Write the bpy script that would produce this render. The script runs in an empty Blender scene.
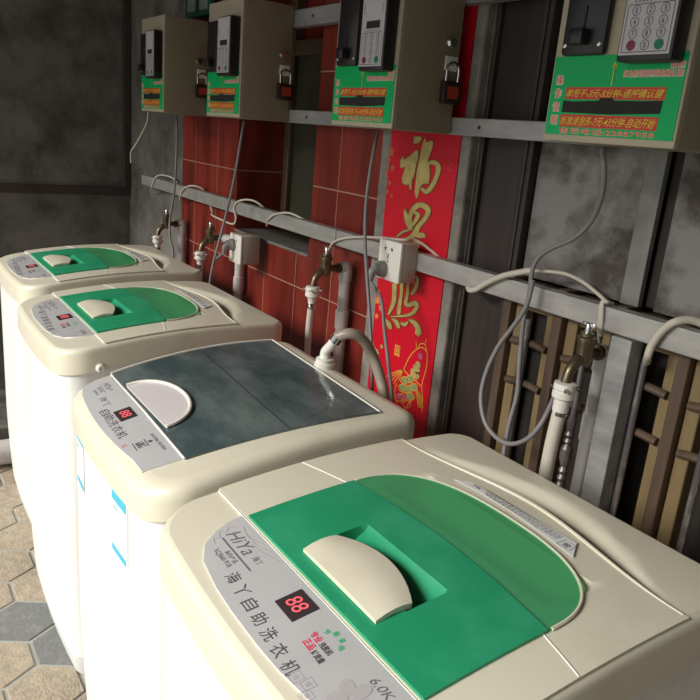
import bpy, bmesh, math, random
from mathutils import Vector, Matrix
random.seed(7)
SC = bpy.context.scene
COL = SC.collection
PI = math.pi

# ------------------------------------------------------------------ camera
CR = [[0.54901, 0.28171, -0.78691], [0.83152, -0.08879, 0.54835], [0.08461, -0.95538, -0.28299]]
CF = 729.25
CC = Vector((0, 0, 1.38))
cam = bpy.data.cameras.new('camera'); camo = bpy.data.objects.new('camera', cam); COL.objects.link(camo)
M = Matrix(((CR[0][0], -CR[0][1], -CR[0][2], 0), (CR[1][0], -CR[1][1], -CR[1][2], 0), (CR[2][0], -CR[2][1], -CR[2][2], 0), (0, 0, 0, 1)))
camo.matrix_world = Matrix.Translation(CC) @ M
cam.sensor_width = 36; cam.lens = CF / 700 * 36; cam.clip_start = 0.02
SC.camera = camo

def at(u, v, y):
    """point of the photograph on the plane at depth y (the planes run parallel to the back wall)"""
    c = (u - 350, v - 350, CF)
    d = Vector([sum(CR[i][j] * c[j] for j in range(3)) for i in range(3)])
    return CC + d * ((y - CC.y) / d.y)

def atx(u, v, x):
    c = (u - 350, v - 350, CF)
    d = Vector([sum(CR[i][j] * c[j] for j in range(3)) for i in range(3)])
    return CC + d * ((x - CC.x) / d.x)

# ------------------------------------------------------------------ materials
def mat(name, col, rough=.5, metal=0, spec=.5, coat=0, noise=None, bump=0, bscale=40, emit=None):
    m = bpy.data.materials.new(name); m.use_nodes = True
    nt = m.node_tree; b = nt.nodes['Principled BSDF']
    b.inputs['Base Color'].default_value = (*col, 1); b.inputs['Roughness'].default_value = rough
    b.inputs['Metallic'].default_value = metal; b.inputs['Specular IOR Level'].default_value = spec
    b.inputs['Coat Weight'].default_value = coat; b.inputs['Coat Roughness'].default_value = .1
    if emit:
        b.inputs['Emission Color'].default_value = (*emit[0], 1); b.inputs['Emission Strength'].default_value = emit[1]
    tc = nt.nodes.new('ShaderNodeTexCoord')
    if noise:
        col2, scale, lo, hi = noise[:4]
        mp = nt.nodes.new('ShaderNodeMapping'); mp.inputs['Scale'].default_value = noise[4] if len(noise) > 4 else (1, 1, 1)
        nt.links.new(tc.outputs['Object'], mp.inputs['Vector'])
        n = nt.nodes.new('ShaderNodeTexNoise'); n.inputs['Scale'].default_value = scale; n.inputs['Detail'].default_value = 7
        n.inputs['Roughness'].default_value = .62
        r = nt.nodes.new('ShaderNodeValToRGB'); r.color_ramp.elements[0].position = lo; r.color_ramp.elements[1].position = hi
        r.color_ramp.elements[0].color = (*col, 1); r.color_ramp.elements[1].color = (*col2, 1)
        nt.links.new(mp.outputs[0], n.inputs['Vector']); nt.links.new(n.outputs[0], r.inputs[0]); nt.links.new(r.outputs[0], b.inputs['Base Color'])
    if bump:
        n2 = nt.nodes.new('ShaderNodeTexNoise'); n2.inputs['Scale'].default_value = bscale; n2.inputs['Detail'].default_value = 5
        bp = nt.nodes.new('ShaderNodeBump'); bp.inputs['Strength'].default_value = bump; bp.inputs['Distance'].default_value = .01
        nt.links.new(tc.outputs['Object'], n2.inputs['Vector']); nt.links.new(n2.outputs[0], bp.inputs['Height']); nt.links.new(bp.outputs[0], b.inputs['Normal'])
    return m

cream = mat('cream_plastic', (.69, .655, .535), .34, noise=((.62, .58, .45), 9, .55, .8), coat=.15)
body_w = mat('white_enamel', (.80, .80, .79), .38, noise=((.70, .70, .69), 5, .5, .8, (3, 3, .5)), coat=.1)
skirt_g = mat('grey_plastic', (.55, .56, .56), .5)
dark_in = mat('dark_gap', (.03, .03, .028), .7)
silver = mat('brushed_silver', (.72, .72, .75), .28, .3, noise=((.64, .64, .67), 6, .4, .7), coat=.3)
green_f = mat('green_plastic', (.018, .29, .14), .40, noise=((.045, .36, .20), 14, .45, .8), spec=.4)
silverw = mat('lilac_plastic', (.62, .58, .60), .35, coat=.2)
white_p = mat('white_plastic', (.80, .78, .72), .35)
ink = mat('dark_ink', (.10, .08, .09), .5)
inkg = mat('grey_ink', (.17, .155, .17), .5)
inkl = mat('pale_grey_ink', (.42, .40, .42), .5)
inkr = mat('red_ink', (.75, .03, .09), .5)
inkgr = mat('green_ink', (.06, .45, .2), .5)
led_bg = mat('display_window', (.05, .035, .04), .15)
led = mat('display_segments', (.8, .12, .14), .4, emit=((1, .12, .16), .45))
galv = mat('galvanised_steel', (.50, .49, .475), .45, .45, noise=((.33, .32, .31), 12, .35, .75, (1, 4, 4)), bump=.1, bscale=30)
galv_dk = mat('weathered_galvanised_steel', (.42, .42, .42), .5, .4, noise=((.25, .25, .26), 10, .35, .75, (1, 4, 4)), bump=.1)
brass = mat('tarnished_brass', (.22, .18, .11), .38, .85, noise=((.12, .10, .07), 30, .4, .7))
chrome = mat('chrome', (.6, .6, .6), .2, 1)
pvc = mat('grey_white_pvc', (.62, .60, .58), .4, noise=((.45, .43, .41), 15, .55, .8))
hosem = mat('cream_hose', (.66, .62, .55), .45)
hose_b = mat('beige_grey_hose', (.36, .31, .25), .45, coat=.2)
cord_g = mat('grey_cord', (.23, .22, .23), .5)
cord_w = mat('offwhite_cable', (.60, .56, .48), .5)
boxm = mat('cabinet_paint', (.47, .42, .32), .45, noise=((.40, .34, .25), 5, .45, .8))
boxd = mat('cabinet_side_shade', (.27, .23, .155), .5, noise=((.22, .185, .125), 6, .45, .8))  # darker copy of the cabinet paint, side shade put into the colour
black_p = mat('black_plastic', (.016, .015, .018), .35)
black_m = mat('black_tape', (.012, .012, .012), .7)
keyface = mat('keypad_face', (.56, .55, .60), .4)
stick_g = mat('green_sticker', (.0, .46, .13), .4, spec=.3)
stick_r = mat('red_strip', (.62, .05, .03), .45)
yel = mat('yellow_print', (.85, .68, .06), .5)
orn = mat('orange_red_print', (.80, .16, .07), .5)
whi = mat('white_print', (.8, .76, .72), .5)
redpaper = mat('red_paper', (.66, .004, .022), .45, noise=((.58, .003, .02), 6, .4, .7), spec=.4)
gold = mat('gold_print', (.60, .48, .17), .42, .25, noise=((.42, .34, .13), 60, .4, .7))
orange = mat('orange_print', (.85, .25, .06), .5)
sgreen = mat('sage_print', (.22, .30, .12), .5)
pink = mat('plum_print', (.50, .10, .20), .5)
plaster = mat('grey_plaster', (.27, .25, .22), .9, noise=((.14, .13, .115), 22, .4, .75), bump=.4)
concrete = mat('dark_concrete', (.19, .182, .162), .92, noise=((.075, .071, .064), 5.5, .38, .66), bump=.35, bscale=24)
browntrim = mat('brown_painted_steel', (.055, .038, .032), .6, noise=((.03, .022, .02), 12, .4, .7))
brownwood = mat('dark_brown_wood', (.040, .027, .022), .55, noise=((.022, .016, .014), 5, .35, .7, (8, 8, .6)), bump=.1)
sheet = mat('grimy_metal_sheet', (.26, .25, .245), .55, .2, noise=((.075, .062, .05), 7.5, .44, .60), bump=.15)
sheet_l = mat('pale_metal_strip', (.28, .28, .265), .5, .25, noise=((.18, .18, .17), 9, .4, .7))
tan = mat('tan_wood', (.235, .17, .08), .6, noise=((.17, .115, .055), 9, .4, .75, (5, 5, .5)), bump=.1)
midwood = mat('brown_lattice_wood', (.115, .072, .048), .55, noise=((.06, .04, .028), 10, .4, .75, (5, 5, .5)))
rodm = mat('scuffed_steel_rod', (.20, .19, .20), .4, .7, noise=((.42, .38, .36), 40, .5, .62, (1, 1, .4)))
winm = mat('murky_window_pane', (.07, .068, .045), .35, noise=((.04, .04, .03), 9, .4, .7))
bluem = mat('cyan_label_print', (.06, .45, .62), .45)
clear_l = mat('pale_label', (.78, .80, .81), .35)
capm = mat('red_lock_face', (.42, .05, .03), .4)
lockb = mat('dark_lock_case', (.05, .03, .028), .35, .3)
grout_f = mat('grey_floor_grout', (.36, .36, .33), .9, bump=.2)
tanst = mat('tan_granular_paver', (.43, .36, .27), .85, noise=((.28, .24, .19), 38, .4, .7), bump=.4, bscale=120)
greyst = mat('dark_slate_paver', (.17, .175, .175), .8, noise=((.25, .25, .245), 30, .5, .75), bump=.3, bscale=80)
roofm = mat('shade_canopy_sheet', (.12, .11, .10), .8)

# glass lid of the grey machine
glass_d = mat('dark_teal_glass', (.055, .082, .088), .16, noise=((.17, .205, .21), 5.5, .40, .78, (1, 2.2, 1)), coat=.5)
# see-through green window
gt = bpy.data.materials.new('green_window'); gt.use_nodes = True
_n = gt.node_tree; _b = _n.nodes['Principled BSDF']; _b.inputs['Base Color'].default_value = (.13, .47, .26, 1); _b.inputs['Roughness'].default_value = .16
_t = _n.nodes.new('ShaderNodeBsdfTransparent'); _t.inputs[0].default_value = (.55, .92, .66, 1)
_m = _n.nodes.new('ShaderNodeMixShader'); _m.inputs[0].default_value = .42
_n.links.new(_t.outputs[0], _m.inputs[1]); _n.links.new(_b.outputs[0], _m.inputs[2]); _n.links.new(_m.outputs[0], _n.nodes['Material Output'].inputs[0])
# red tiles, 0.208 x 0.316, laid from x = -2.79, z = 0.909
tile = bpy.data.materials.new('red_wall_tile'); tile.use_nodes = True
nt = tile.node_tree; b = nt.nodes['Principled BSDF']; L = nt.links.new
tc = nt.nodes.new('ShaderNodeTexCoord'); sp = nt.nodes.new('ShaderNodeSeparateXYZ'); L(tc.outputs['Object'], sp.inputs[0])
def mth(op, a, bb, c=None):
    n = nt.nodes.new('ShaderNodeMath'); n.operation = op
    for i, q in enumerate((a, bb, c)):
        if q is None: continue
        if isinstance(q, (int, float)): n.inputs[i].default_value = q
        else: L(q, n.inputs[i])
    return n.outputs[0]
xy = mth('ADD', sp.outputs[0], sp.outputs[1])
fx = mth('MULTIPLY', mth('PINGPONG', mth('ADD', sp.outputs[0], 2.79), .104), 1.0)
fz = mth('PINGPONG', mth('SUBTRACT', sp.outputs[2], .909), .158)
gl = mth('MAXIMUM', mth('LESS_THAN', fx, .0013), mth('LESS_THAN', fz, .0018))
cell = nt.nodes.new('ShaderNodeCombineXYZ')
L(mth('FLOOR', mth('DIVIDE', mth('ADD', sp.outputs[0], 2.79), .208), 0), cell.inputs[0]); L(mth('FLOOR', mth('DIVIDE', mth('SUBTRACT', sp.outputs[2], .909), .316), 0), cell.inputs[1])
wn = nt.nodes.new('ShaderNodeTexWhiteNoise'); L(cell.outputs[0], wn.inputs['Vector'])
mp = nt.nodes.new('ShaderNodeMapping'); mp.inputs['Scale'].default_value = (14, 14, 2.2); L(tc.outputs['Object'], mp.inputs[0])
nz = nt.nodes.new('ShaderNodeTexNoise'); nz.inputs['Scale'].default_value = 1; nz.inputs['Detail'].default_value = 6; L(mp.outputs[0], nz.inputs['Vector'])
rp = nt.nodes.new('ShaderNodeValToRGB'); rp.color_ramp.elements[0].position = .32; rp.color_ramp.elements[1].position = .72
rp.color_ramp.elements[0].color = (.115, .012, .009, 1); rp.color_ramp.elements[1].color = (.31, .042, .027, 1)
L(nz.outputs[0], rp.inputs[0])
hv = nt.nodes.new('ShaderNodeHueSaturation'); L(rp.outputs[0], hv.inputs['Color']); L(mth('MULTIPLY_ADD', wn.outputs[0], .35, .82), hv.inputs['Value'])
mx = nt.nodes.new('ShaderNodeMix'); mx.data_type = 'RGBA'; L(gl, mx.inputs[0]); L(hv.outputs[0], mx.inputs[6]); mx.inputs[7].default_value = (.42, .24, .17, 1)
L(mx.outputs[2], b.inputs['Base Color']); b.inputs['Roughness'].default_value = .34

# ------------------------------------------------------------------ mesh helpers
class MB:
    def __init__(s): s.v = []; s.f = []
    def add(s, v, f):
        o = len(s.v); s.v += [Vector(p) for p in v]; s.f += [[i + o for i in q] for q in f]; return s
    def bm(s, bm):
        bm.verts.index_update(); s.add([v.co.copy() for v in bm.verts], [[v.index for v in f.verts] for f in bm.faces]); bm.free(); return s
    def box(s, x0, x1, y0, y1, z0, z1, bev=0, seg=2, rot=None):
        bm = bmesh.new(); bmesh.ops.create_cube(bm, size=1)
        for v in bm.verts: v.co = Vector(((x0 + x1) / 2 + v.co.x * (x1 - x0), (y0 + y1) / 2 + v.co.y * (y1 - y0), (z0 + z1) / 2 + v.co.z * (z1 - z0)))
        if bev: bmesh.ops.bevel(bm, geom=list(bm.edges), offset=bev, segments=seg, profile=.5, affect='EDGES')
        return s.bm(bm)
    def rings(s, rs, cap0=True, cap1=True):
        n = len(rs[0]); o = len(s.v)
        for r in rs: s.v += [Vector(p) for p in r]
        for k in range(len(rs) - 1):
            for i in range(n):
                j = (i + 1) % n; s.f.append([o + k * n + i, o + k * n + j, o + (k + 1) * n + j, o + (k + 1) * n + i])
        if cap0: s.f.append([o + i for i in range(n)][::-1])
        if cap1: s.f.append([o + (len(rs) - 1) * n + i for i in range(n)])
        return s
    def lathe(s, p0, axis, prof, n=20):
        """prof = [(distance along axis, radius)]"""
        ax = Vector(axis).normalized(); a = ax.orthogonal().normalized(); c = ax.cross(a); p0 = Vector(p0)
        return s.rings([[p0 + ax * t + (a * math.cos(2 * PI * i / n) + c * math.sin(2 * PI * i / n)) * max(r, 1e-5) for i in range(n)] for t, r in prof])
    def cyl(s, p0, p1, r, n=16, r2=None):
        p0 = Vector(p0); p1 = Vector(p1); d = (p1 - p0).length
        return s.lathe(p0, p1 - p0, [(0, r), (d, r if r2 is None else r2)], n)
    def tube(s, pts, r, n=10, sub=6, smooth=True, closed_ends=True):
        P = [Vector(p) for p in pts]; R_ = r if isinstance(r, (list, tuple)) else [r] * len(P)
        if smooth and len(P) > 2:
            Q = []; RR = []
            for i in range(len(P) - 1):
                a = P[max(i - 1, 0)]; b_ = P[i]; c = P[i + 1]; d = P[min(i + 2, len(P) - 1)]
                for k in range(sub):
                    t = k / sub
                    Q.append(.5 * ((2 * b_) + (c - a) * t + (2 * a - 5 * b_ + 4 * c - d) * t * t + (3 * b_ - a - 3 * c + d) * t ** 3)); RR.append(R_[i] + (R_[i + 1] - R_[i]) * t)
            Q.append(P[-1]); RR.append(R_[-1]); P = Q; R_ = RR
        rs = []; nrm = None
        for i in range(len(P)):
            T = (P[min(i + 1, len(P) - 1)] - P[max(i - 1, 0)]).normalized()
            nrm = T.orthogonal().normalized() if nrm is None else (nrm - T * nrm.dot(T)).normalized()
            bi = T.cross(nrm)
            rs.append([P[i] + (nrm * math.cos(2 * PI * k / n) + bi * math.sin(2 * PI * k / n)) * R_[i] for k in range(n)])
        return s.rings(rs)
    def build(s, name, m, parent=None, smooth=30, loc=None):
        me = bpy.data.meshes.new(name)
        org = Vector((0, 0, 0))
        if parent is not None:
            q = parent
            while q is not None: org = org + q.location; q = q.parent
        elif loc is not None: org = Vector(loc)
        me.from_pydata([tuple(v - org) for v in s.v], [], s.f)
        bm = bmesh.new(); bm.from_mesh(me); bmesh.ops.recalc_face_normals(bm, faces=bm.faces); bm.to_mesh(me); bm.free()
        me.materials.append(m)
        if smooth:
            for p in me.polygons: p.use_smooth = True
            me.set_sharp_from_angle(angle=math.radians(smooth))
        o = bpy.data.objects.new(name, me); COL.objects.link(o)
        if parent is not None: o.parent = parent
        elif loc is not None: o.location = loc
        return o

def thing(name, label, cat, loc=(0, 0, 0), group=None):
    o = bpy.data.objects.new(name, None); COL.objects.link(o); o.location = loc; o.empty_display_size = .1
    o['label'] = label; o['category'] = cat
    if group: o['group'] = group
    return o
def tag(o, label, cat, group=None):
    o['label'] = label; o['category'] = cat
    if group: o['group'] = group
    return o
def struct(mb, name, m, smooth=0):
    o = mb.build(name, m, None, smooth); o['kind'] = 'structure'; return o
def copy_tree(o, parent=None):
    c = o.copy(); COL.objects.link(c); c.parent = parent
    for ch in list(o.children): copy_tree(ch, c)
    return c

_tc = {}
def text_geo(body, bold=0, res=3):
    k = (body, bold)
    if k not in _tc:
        c = bpy.data.curves.new('lettering', 'FONT'); c.body = body; c.size = 1; c.resolution_u = res; c.offset = bold
        o = bpy.data.objects.new('lettering', c); COL.objects.link(o); bpy.context.view_layer.update()
        me = bpy.data.meshes.new_from_object(o.evaluated_get(bpy.context.evaluated_depsgraph_get()))
        v = [(p.co.x, p.co.y) for p in me.vertices]; f = [list(p.vertices) for p in me.polygons]
        bpy.data.objects.remove(o); bpy.data.curves.remove(c); bpy.data.meshes.remove(me)
        xs = [p[0] for p in v]; ys = [p[1] for p in v]
        _tc[k] = (v, f, min(xs), max(xs), min(ys), max(ys))
    return _tc[k]
def text(mb, body, fn, x0, x1, y0, y1, bold=0, shear=0, rot=0):
    """letters stretched into the rectangle x0..x1, y0..y1 of a surface, fn maps its (x, y) to space"""
    v, f, a, b_, c, d = text_geo(body, bold)
    out = []
    for px, py in v:
        s = (px - a) / (b_ - a); t = (py - c) / (d - c)
        if rot: s, t = (s - .5) * math.cos(rot) - (t - .5) * math.sin(rot) + .5, (s - .5) * math.sin(rot) + (t - .5) * math.cos(rot) + .5
        s += shear * (t - .5)
        out.append(fn(x0 + (x1 - x0) * s, y0 + (y1 - y0) * t))
    mb.add(out, f); return mb
def ribbon(mb, pts, w, fn, sub=5):
    """a thin printed line through pts on a surface"""
    P = [Vector((p[0], p[1])) for p in pts]; Q = []
    if len(P) > 2 and sub > 1:
        for i in range(len(P) - 1):
            a = P[max(i - 1, 0)]; b_ = P[i]; c = P[i + 1]; d = P[min(i + 2, len(P) - 1)]
            for k in range(sub):
                t = k / sub; Q.append(.5 * ((2 * b_) + (c - a) * t + (2 * a - 5 * b_ + 4 * c - d) * t * t + (3 * b_ - a - 3 * c + d) * t ** 3))
        Q.append(P[-1])
    else: Q = P
    v = []; f = []
    for i in range(len(Q)):
        T = Q[min(i + 1, len(Q) - 1)] - Q[max(i - 1, 0)]
        if T.length < 1e-9: T = Vector((1, 0))
        T.normalize(); N = Vector((-T.y, T.x)) * w / 2
        v += [fn(*(Q[i] + N)), fn(*(Q[i] - N))]
        if i: f.append([2 * i - 2, 2 * i - 1, 2 * i + 1, 2 * i])
    mb.add(v, f); return mb
def blob(mb, cx, cy, rx, ry, fn, n=16, rot=0, wob=0):
    v = []
    for i in range(n):
        a = 2 * PI * i / n; k = 1 + wob * math.cos(5 * a); x = rx * k * math.cos(a); y = ry * k * math.sin(a)
        v.append(fn(cx + x * math.cos(rot) - y * math.sin(rot), cy + x * math.sin(rot) + y * math.cos(rot)))
    mb.add(v, [list(range(n))]); return mb
def sh(mb, x0, x1, y0, y1, fn): return mb.add([fn(x0, y0), fn(x1, y0), fn(x1, y1), fn(x0, y1)], [[0, 1, 2, 3]])

def plate(poly, thick, hf, off, ys=(), xs=(), bev=0):
    """flat plate with outline poly whose top follows hf(x, y) + off"""
    bm = bmesh.new()
    top = [bm.verts.new((x, y, 0)) for x, y in poly]
    f = bm.faces.new(top)
    for y in ys:
        bmesh.ops.bisect_plane(bm, geom=bm.verts[:] + bm.edges[:] + bm.faces[:], plane_co=(0, y, 0), plane_no=(0, 1, 0))
    for x in xs:
        bmesh.ops.bisect_plane(bm, geom=bm.verts[:] + bm.edges[:] + bm.faces[:], plane_co=(x, 0, 0), plane_no=(1, 0, 0))
    r = bmesh.ops.extrude_face_region(bm, geom=bm.faces[:])
    up = {e for e in r['geom'] if isinstance(e, bmesh.types.BMVert)}
    for v in bm.verts:
        v.co.z = hf(v.co.x, v.co.y) + off - (0 if v in up else thick)
    return bm

def outline(w, d, bow, r=.07, rr=.04, inset=0, n=8, shift=0):
    pts = []
    r = max(r - inset, .004); rr = max(rr - inset, .004)
    x0 = inset; x1 = w - inset; y0 = inset; y1 = d - inset
    for cx, cy, a0, q in ((x1 - rr, y1 - rr, 0, rr), (x0 + rr, y1 - rr, PI / 2, rr), (x0 + r, y0 + r, PI, r), (x1 - r, y0 + r, 1.5 * PI, r)):
        for k in range(n + 1):
            a = a0 + PI / 2 * k / n; pts.append([cx + q * math.cos(a), cy + q * math.sin(a)])
        if a0 == PI:
            for k in range(1, 10): pts.append([x0 + r + (x1 - x0 - 2 * r) * k / 10, y0])
        if a0 == 0:
            for k in range(1, 6): pts.append([x1 - rr - (x1 - x0 - 2 * rr) * k / 6, y1])
        if a0 == PI / 2:
            for k in range(1, 8): pts.append([x0, y1 - rr - (y1 - rr - y0 - r) * k / 8])
        if a0 == 1.5 * PI:
            for k in range(1, 8): pts.append([x1, y0 + r + (y1 - rr - y0 - r) * k / 8])
    for p in pts:
        u = (p[0] - w / 2) / (w / 2); f = min(max(1 - p[1] / d, 0), 1)
        p[1] -= bow * (1 - u * u) * f ** 3
    return pts

def frange(a, b, s):
    r = []
    while a < b - 1e-9: r.append(a); a += s
    return r

# ------------------------------------------------------------------ washing machines
def washer_shell(root, W, D, ZF, ZR, CRN, bow, depress, shoulder=((0, -.058), (0, -.013), (.0015, -.006), (.005, -.002), (.011, 0)), cuts=((), ()), bscale=1):
    def H(x, y):
        t = min(max(y / D, -.05), 1.05); return ZF + (ZR - ZF) * t + 4 * CRN * t * (1 - t)
    # base skirt and cabinet
    def low(z): return .016 * max(0, (.34 - z) / .34) ** 1.5
    def ring(z, ins, hz=False):
        o = outline(W, D, bow, .062, .03, inset=ins)
        out = []
        for x, y in o:
            f = 1 - min(max(y / .15, 0), 1)
            zz = (H(x, y) + z) if hz else z
            out.append((x, y + low(0 if hz and z > 0 else (1 if hz else z)) * f, zz))
        return out
    MB().rings([ring(0, .018), ring(.04, .014), ring(.052, .016)]).build('base', skirt_g, root)
    MB().rings([ring(.05, .016), ring(.058, .010)] + [ring(z, .009) for z in (.1, .18, .26, .34, .5, .65, .74)] + [ring(shoulder[0][1] + .004, .009, True)]).build('cabinet', body_w, root)
    # top frame: sides and rounded shoulder, then the crowned top
    rs = [[(x, y, H(x, y) + z) for x, y in outline(W, D, bow, inset=i)] for i, z in ((.012, shoulder[0][1]),) + tuple(shoulder)]
    mb = MB(); mb.rings(rs, cap0=True, cap1=False)
    i_last = shoulder[-1][0]
    bm = bmesh.new(); f = bm.faces.new([bm.verts.new((x, y, 0)) for x, y in outline(W, D, bow, inset=i_last)])
    for y in cuts[1]: bmesh.ops.bisect_plane(bm, geom=bm.verts[:] + bm.edges[:] + bm.faces[:], plane_co=(0, y, 0), plane_no=(0, 1, 0))
    for x in cuts[0]: bmesh.ops.bisect_plane(bm, geom=bm.verts[:] + bm.edges[:] + bm.faces[:], plane_co=(x, 0, 0), plane_no=(1, 0, 0))
    for v in bm.verts: v.co.z = H(v.co.x, v.co.y) + shoulder[-1][1] - depress(v.co.x, v.co.y)
    mb.bm(bm)
    mb.build('top_frame', cream, root, 40)
    return H

def smooth01(t):
    t = min(max(t, 0), 1); return t * t * (3 - 2 * t)

def seam_y(x, W):
    u = abs(x - W / 2) / (W / 2)
    return .420 + .036 * (1 - smooth01(u / .92))

def make_green_washer(dx):
    W, D = .526, .558
    cx = W / 2 + .006 + dx; hw = .182
    root = thing('washing_machine', '', 'washing machine')
    px0, px1, py0, py1 = .190 + dx, .350 + dx, .158, .213
    def pocket(x, y, m):
        if not (px0 - m < x < px1 + m and py0 - m - .03 < y < py1 + m): return 0
        if y < py0 - m: return 0
        e = min(x - px0 + m, px1 + m - x, .004) / .004
        return (.006 + .024 * (1 - smooth01((y - py0 - .005) / (py1 - py0)))) * min(max(e, 0), 1) + m * .6
    def bowl(x, y, m):
        a = abs(x - cx) / (hw - .012 + m); q = (y - .285 + m) / (.1 + 2 * m)
        if a >= 1 or q <= 0 or q >= 1: return 0
        k = min((1 - a) * 5, q * 6, (1 - q) * 3.5, 1)
        return .028 * smooth01(k)
    def scoop(x, y):
        u = (x - W / 2) / .205
        if abs(u) >= 1: return 0
        y0 = seam_y(x, W); y1 = y0 + .016 + .044 * (1 - u * u)
        if not y0 - .004 < y < y1: return 0
        q = (y - y0) / (y1 - y0)
        return .020 * (1 - u * u) ** .6 * (1 if q < .35 else (1 - (q - .35) / .65))
    xs = sorted(set([round(v, 4) for v in frange(.02, .51, .02)] + [px0 - .008, px0 - .004, px0, px0 + .004, px1 - .004, px1, px1 + .004, px1 + .008] + [cx + q * (hw - e) for q in (-1, 1) for e in (-.002, .006, .012, .018, .024, .032)]))
    ys = sorted(set([round(v, 4) for v in frange(.0, .14, .02)] + [round(v, 4) for v in frange(.15, .222, .006)] + [round(v, 4) for v in frange(.225, .42, .015)] + [round(v, 4) for v in frange(.42, .52, .005)] + [.53, .54]))
    H = washer_shell(root, W, D, .870, .902, .019, .013, lambda x, y: max(pocket(x, y, .008), bowl(x, y, .012) + .003 if bowl(x, y, .012) > 0 else 0, scoop(x, y)), cuts=(xs, ys))
    # lid: cream frame with a green front cover and see-through window
    o = .006
    ol = [p for p in outline(W, D, .013, inset=o)]
    lp = [(W - o, .0985)] + [(W - o, y) for y in (.2, .3, .38)] + [(x, seam_y(x, W)) for x in reversed([o + (W - 2 * o) * k / 32 for k in range(33)])] + [(o, .38), (o, .3), (o, .2), (o, .0985)]
    ys2 = [y for y in ys if .1 < y < .455]
    bm = plate(lp, .003, lambda x, y: H(x, y) - max(pocket(x, y, .004), bowl(x, y, -.012)), .0026, ys2, xs)
    lid = MB().bm(bm).build('lid', cream, root, 40)
    # rolled lip along the rear edge of the lid
    MB().tube([(x, seam_y(x, W) - .002, H(x, seam_y(x, W)) + .0022) for x in [.012 + (W - .024) * k / 24 for k in range(25)]], [.0014 + .0022 * math.sin(PI * k / 24) for k in range(25)], 8, 2).build('lip', cream, lid)
    def back(x):
        u = min(abs(x - cx) / hw, 1); return .268 + .122 * (1 - u ** 2.5) ** (1 / 2.5)
    gf = [(cx - hw, .1), (cx - hw, .15), (cx - hw, .2), (cx - hw, .262), (cx - hw * .5, .274), (cx, .278), (cx + hw * .5, .274), (cx + hw, .262), (cx + hw, .2), (cx + hw, .15), (cx + hw, .1)]
    bm = plate(gf[::-1], .004, lambda x, y: H(x, y) - pocket(x, y, 0), .0066, [y for y in ys if .1 < y < .27], [x for x in xs if cx - hw < x < cx + hw])
    cov = MB().bm(bm).build('lid_cover', green_f, lid, 40)
    rp_ = [(cx + hw, .263), (cx + hw * .5, .275), (cx, .279), (cx - hw * .5, .275), (cx - hw, .263)] + [(cx - hw * math.cos(PI * k / 36), back(cx - hw * math.cos(PI * k / 36))) for k in range(0, 37)]
    bm = plate(rp_, .0018, lambda x, y: H(x, y), .0056, [y for y in ys if .27 < y < .395], xs[::4])
    MB().bm(bm).build('lid_window', gt, lid, 40)
    # thin pale edge round the window
    MB().tube([(cx - hw * math.cos(PI * k / 36), back(cx - hw * math.cos(PI * k / 36)), H(0, back(cx - hw * math.cos(PI * k / 36))) + .0048) for k in range(37)], .0022, 6, 1, smooth=False).build('rim', cream, lid)
    for sx in (-1, 1):
        ribbon_ = [(c_ , .276 - .02 * ((c_ - cx) / hw) ** 2) for c_ in (cx + sx * hw, cx + sx * (hw + .03), W - .007 if sx > 0 else .007)]
        MB().tube([(x, y, H(x, y) + .0026) for x, y in ribbon_], .0011, 6, 2).build('hinge_highlight', white_p, lid)  # white bead drawn as the highlight on the lid's fold
    # handle: cream plate bulging over the pocket
    hx0, hx1 = .196 + dx, .347 + dx; hb = MB()
    bm = bmesh.new(); N = 14; vt = []
    rowsf = [0, .25, .5, .75, 1]
    top = []; bot = []
    for j, q in enumerate(rowsf):
        for k in range(N + 1):
            s = k / N; x = hx0 + (hx1 - hx0) * s
            yb = .166 + .022 * (1 - (2 * s - 1) ** 2)
            y = .119 + (yb - .119) * q
            z = H(x, y) + .0085 + .006 * math.sin(PI * min(q * .75 + .1, 1)) + .002 * (1 - (2 * s - 1) ** 2)
            top.append((x, y, z)); bot.append((x, y, z - (.007 if q > .6 else .006)))
    v = top + bot; m_ = N + 1; n_ = len(top); fs = []
    for j in range(4):
        for k in range(N):
            a = j * m_ + k; fs.append([a, a + 1, a + m_ + 1, a + m_]); fs.append([n_ + a, n_ + a + m_, n_ + a + m_ + 1, n_ + a + 1])
    for k in range(N): fs.append([k, n_ + k, n_ + k + 1, k + 1]); a = 4 * m_ + k; fs.append([a, a + 1, n_ + a + 1, n_ + a])
    for j in range(4):
        a = j * m_; fs.append([a, a + m_, n_ + a + m_, n_ + a]); a += N; fs.append([a, n_ + a, n_ + a + m_, a + m_])
    h = MB().add(v, fs).build('handle', cream, lid, 50)
    # control panel
    c2 = W / 2 + dx
    half = [(.186, .0955), (.184, .075), (.176, .055), (.158, .032), (.128, .018), (.075, .0115), (.03, .0095)]
    pp = [(c2 + a, b_) for a, b_ in half] + [(c2 - a, b_) for a, b_ in reversed(half)]
    P = lambda e: (lambda x, y: (x + dx, y, H(x, y) + e))
    pan = MB().bm(plate(pp[::-1], .003, H, .0022, (.03, .05, .07))).build('control_panel', silver, root, 40)
    MB().tube([(x, .0965, H(x, .0965) + .0012) for x in (.010, .15, .3, .4, W - .010)], .0014, 6, 1, smooth=False).build('seam_highlight', white_p, root)  # white bead drawn as the highlight along the panel joint
    fn = P(.0026)
    d = MB().bm(plate([(.250 + dx, .053), (.250 + dx, .086), (.289 + dx, .086), (.289 + dx, .053)][::-1], .002, H, .0034)).build('display', led_bg, pan, 0)
    text(MB(), '88', P(.0038), .2575, .2815, .0605, .0795, .0, .08).build('digits', led, d, 0)
    t = MB(); text(t, 'HiYa', fn, .105, .158, .060, .078, 0, .1); text(t, '海丫', fn, .166, .183, .065, .074)
    ribbon(t, [(.106, .0545), (.186, .0545)], .0022, fn, 1)
    t.build('wordmark', inkg, pan, 0)
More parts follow.
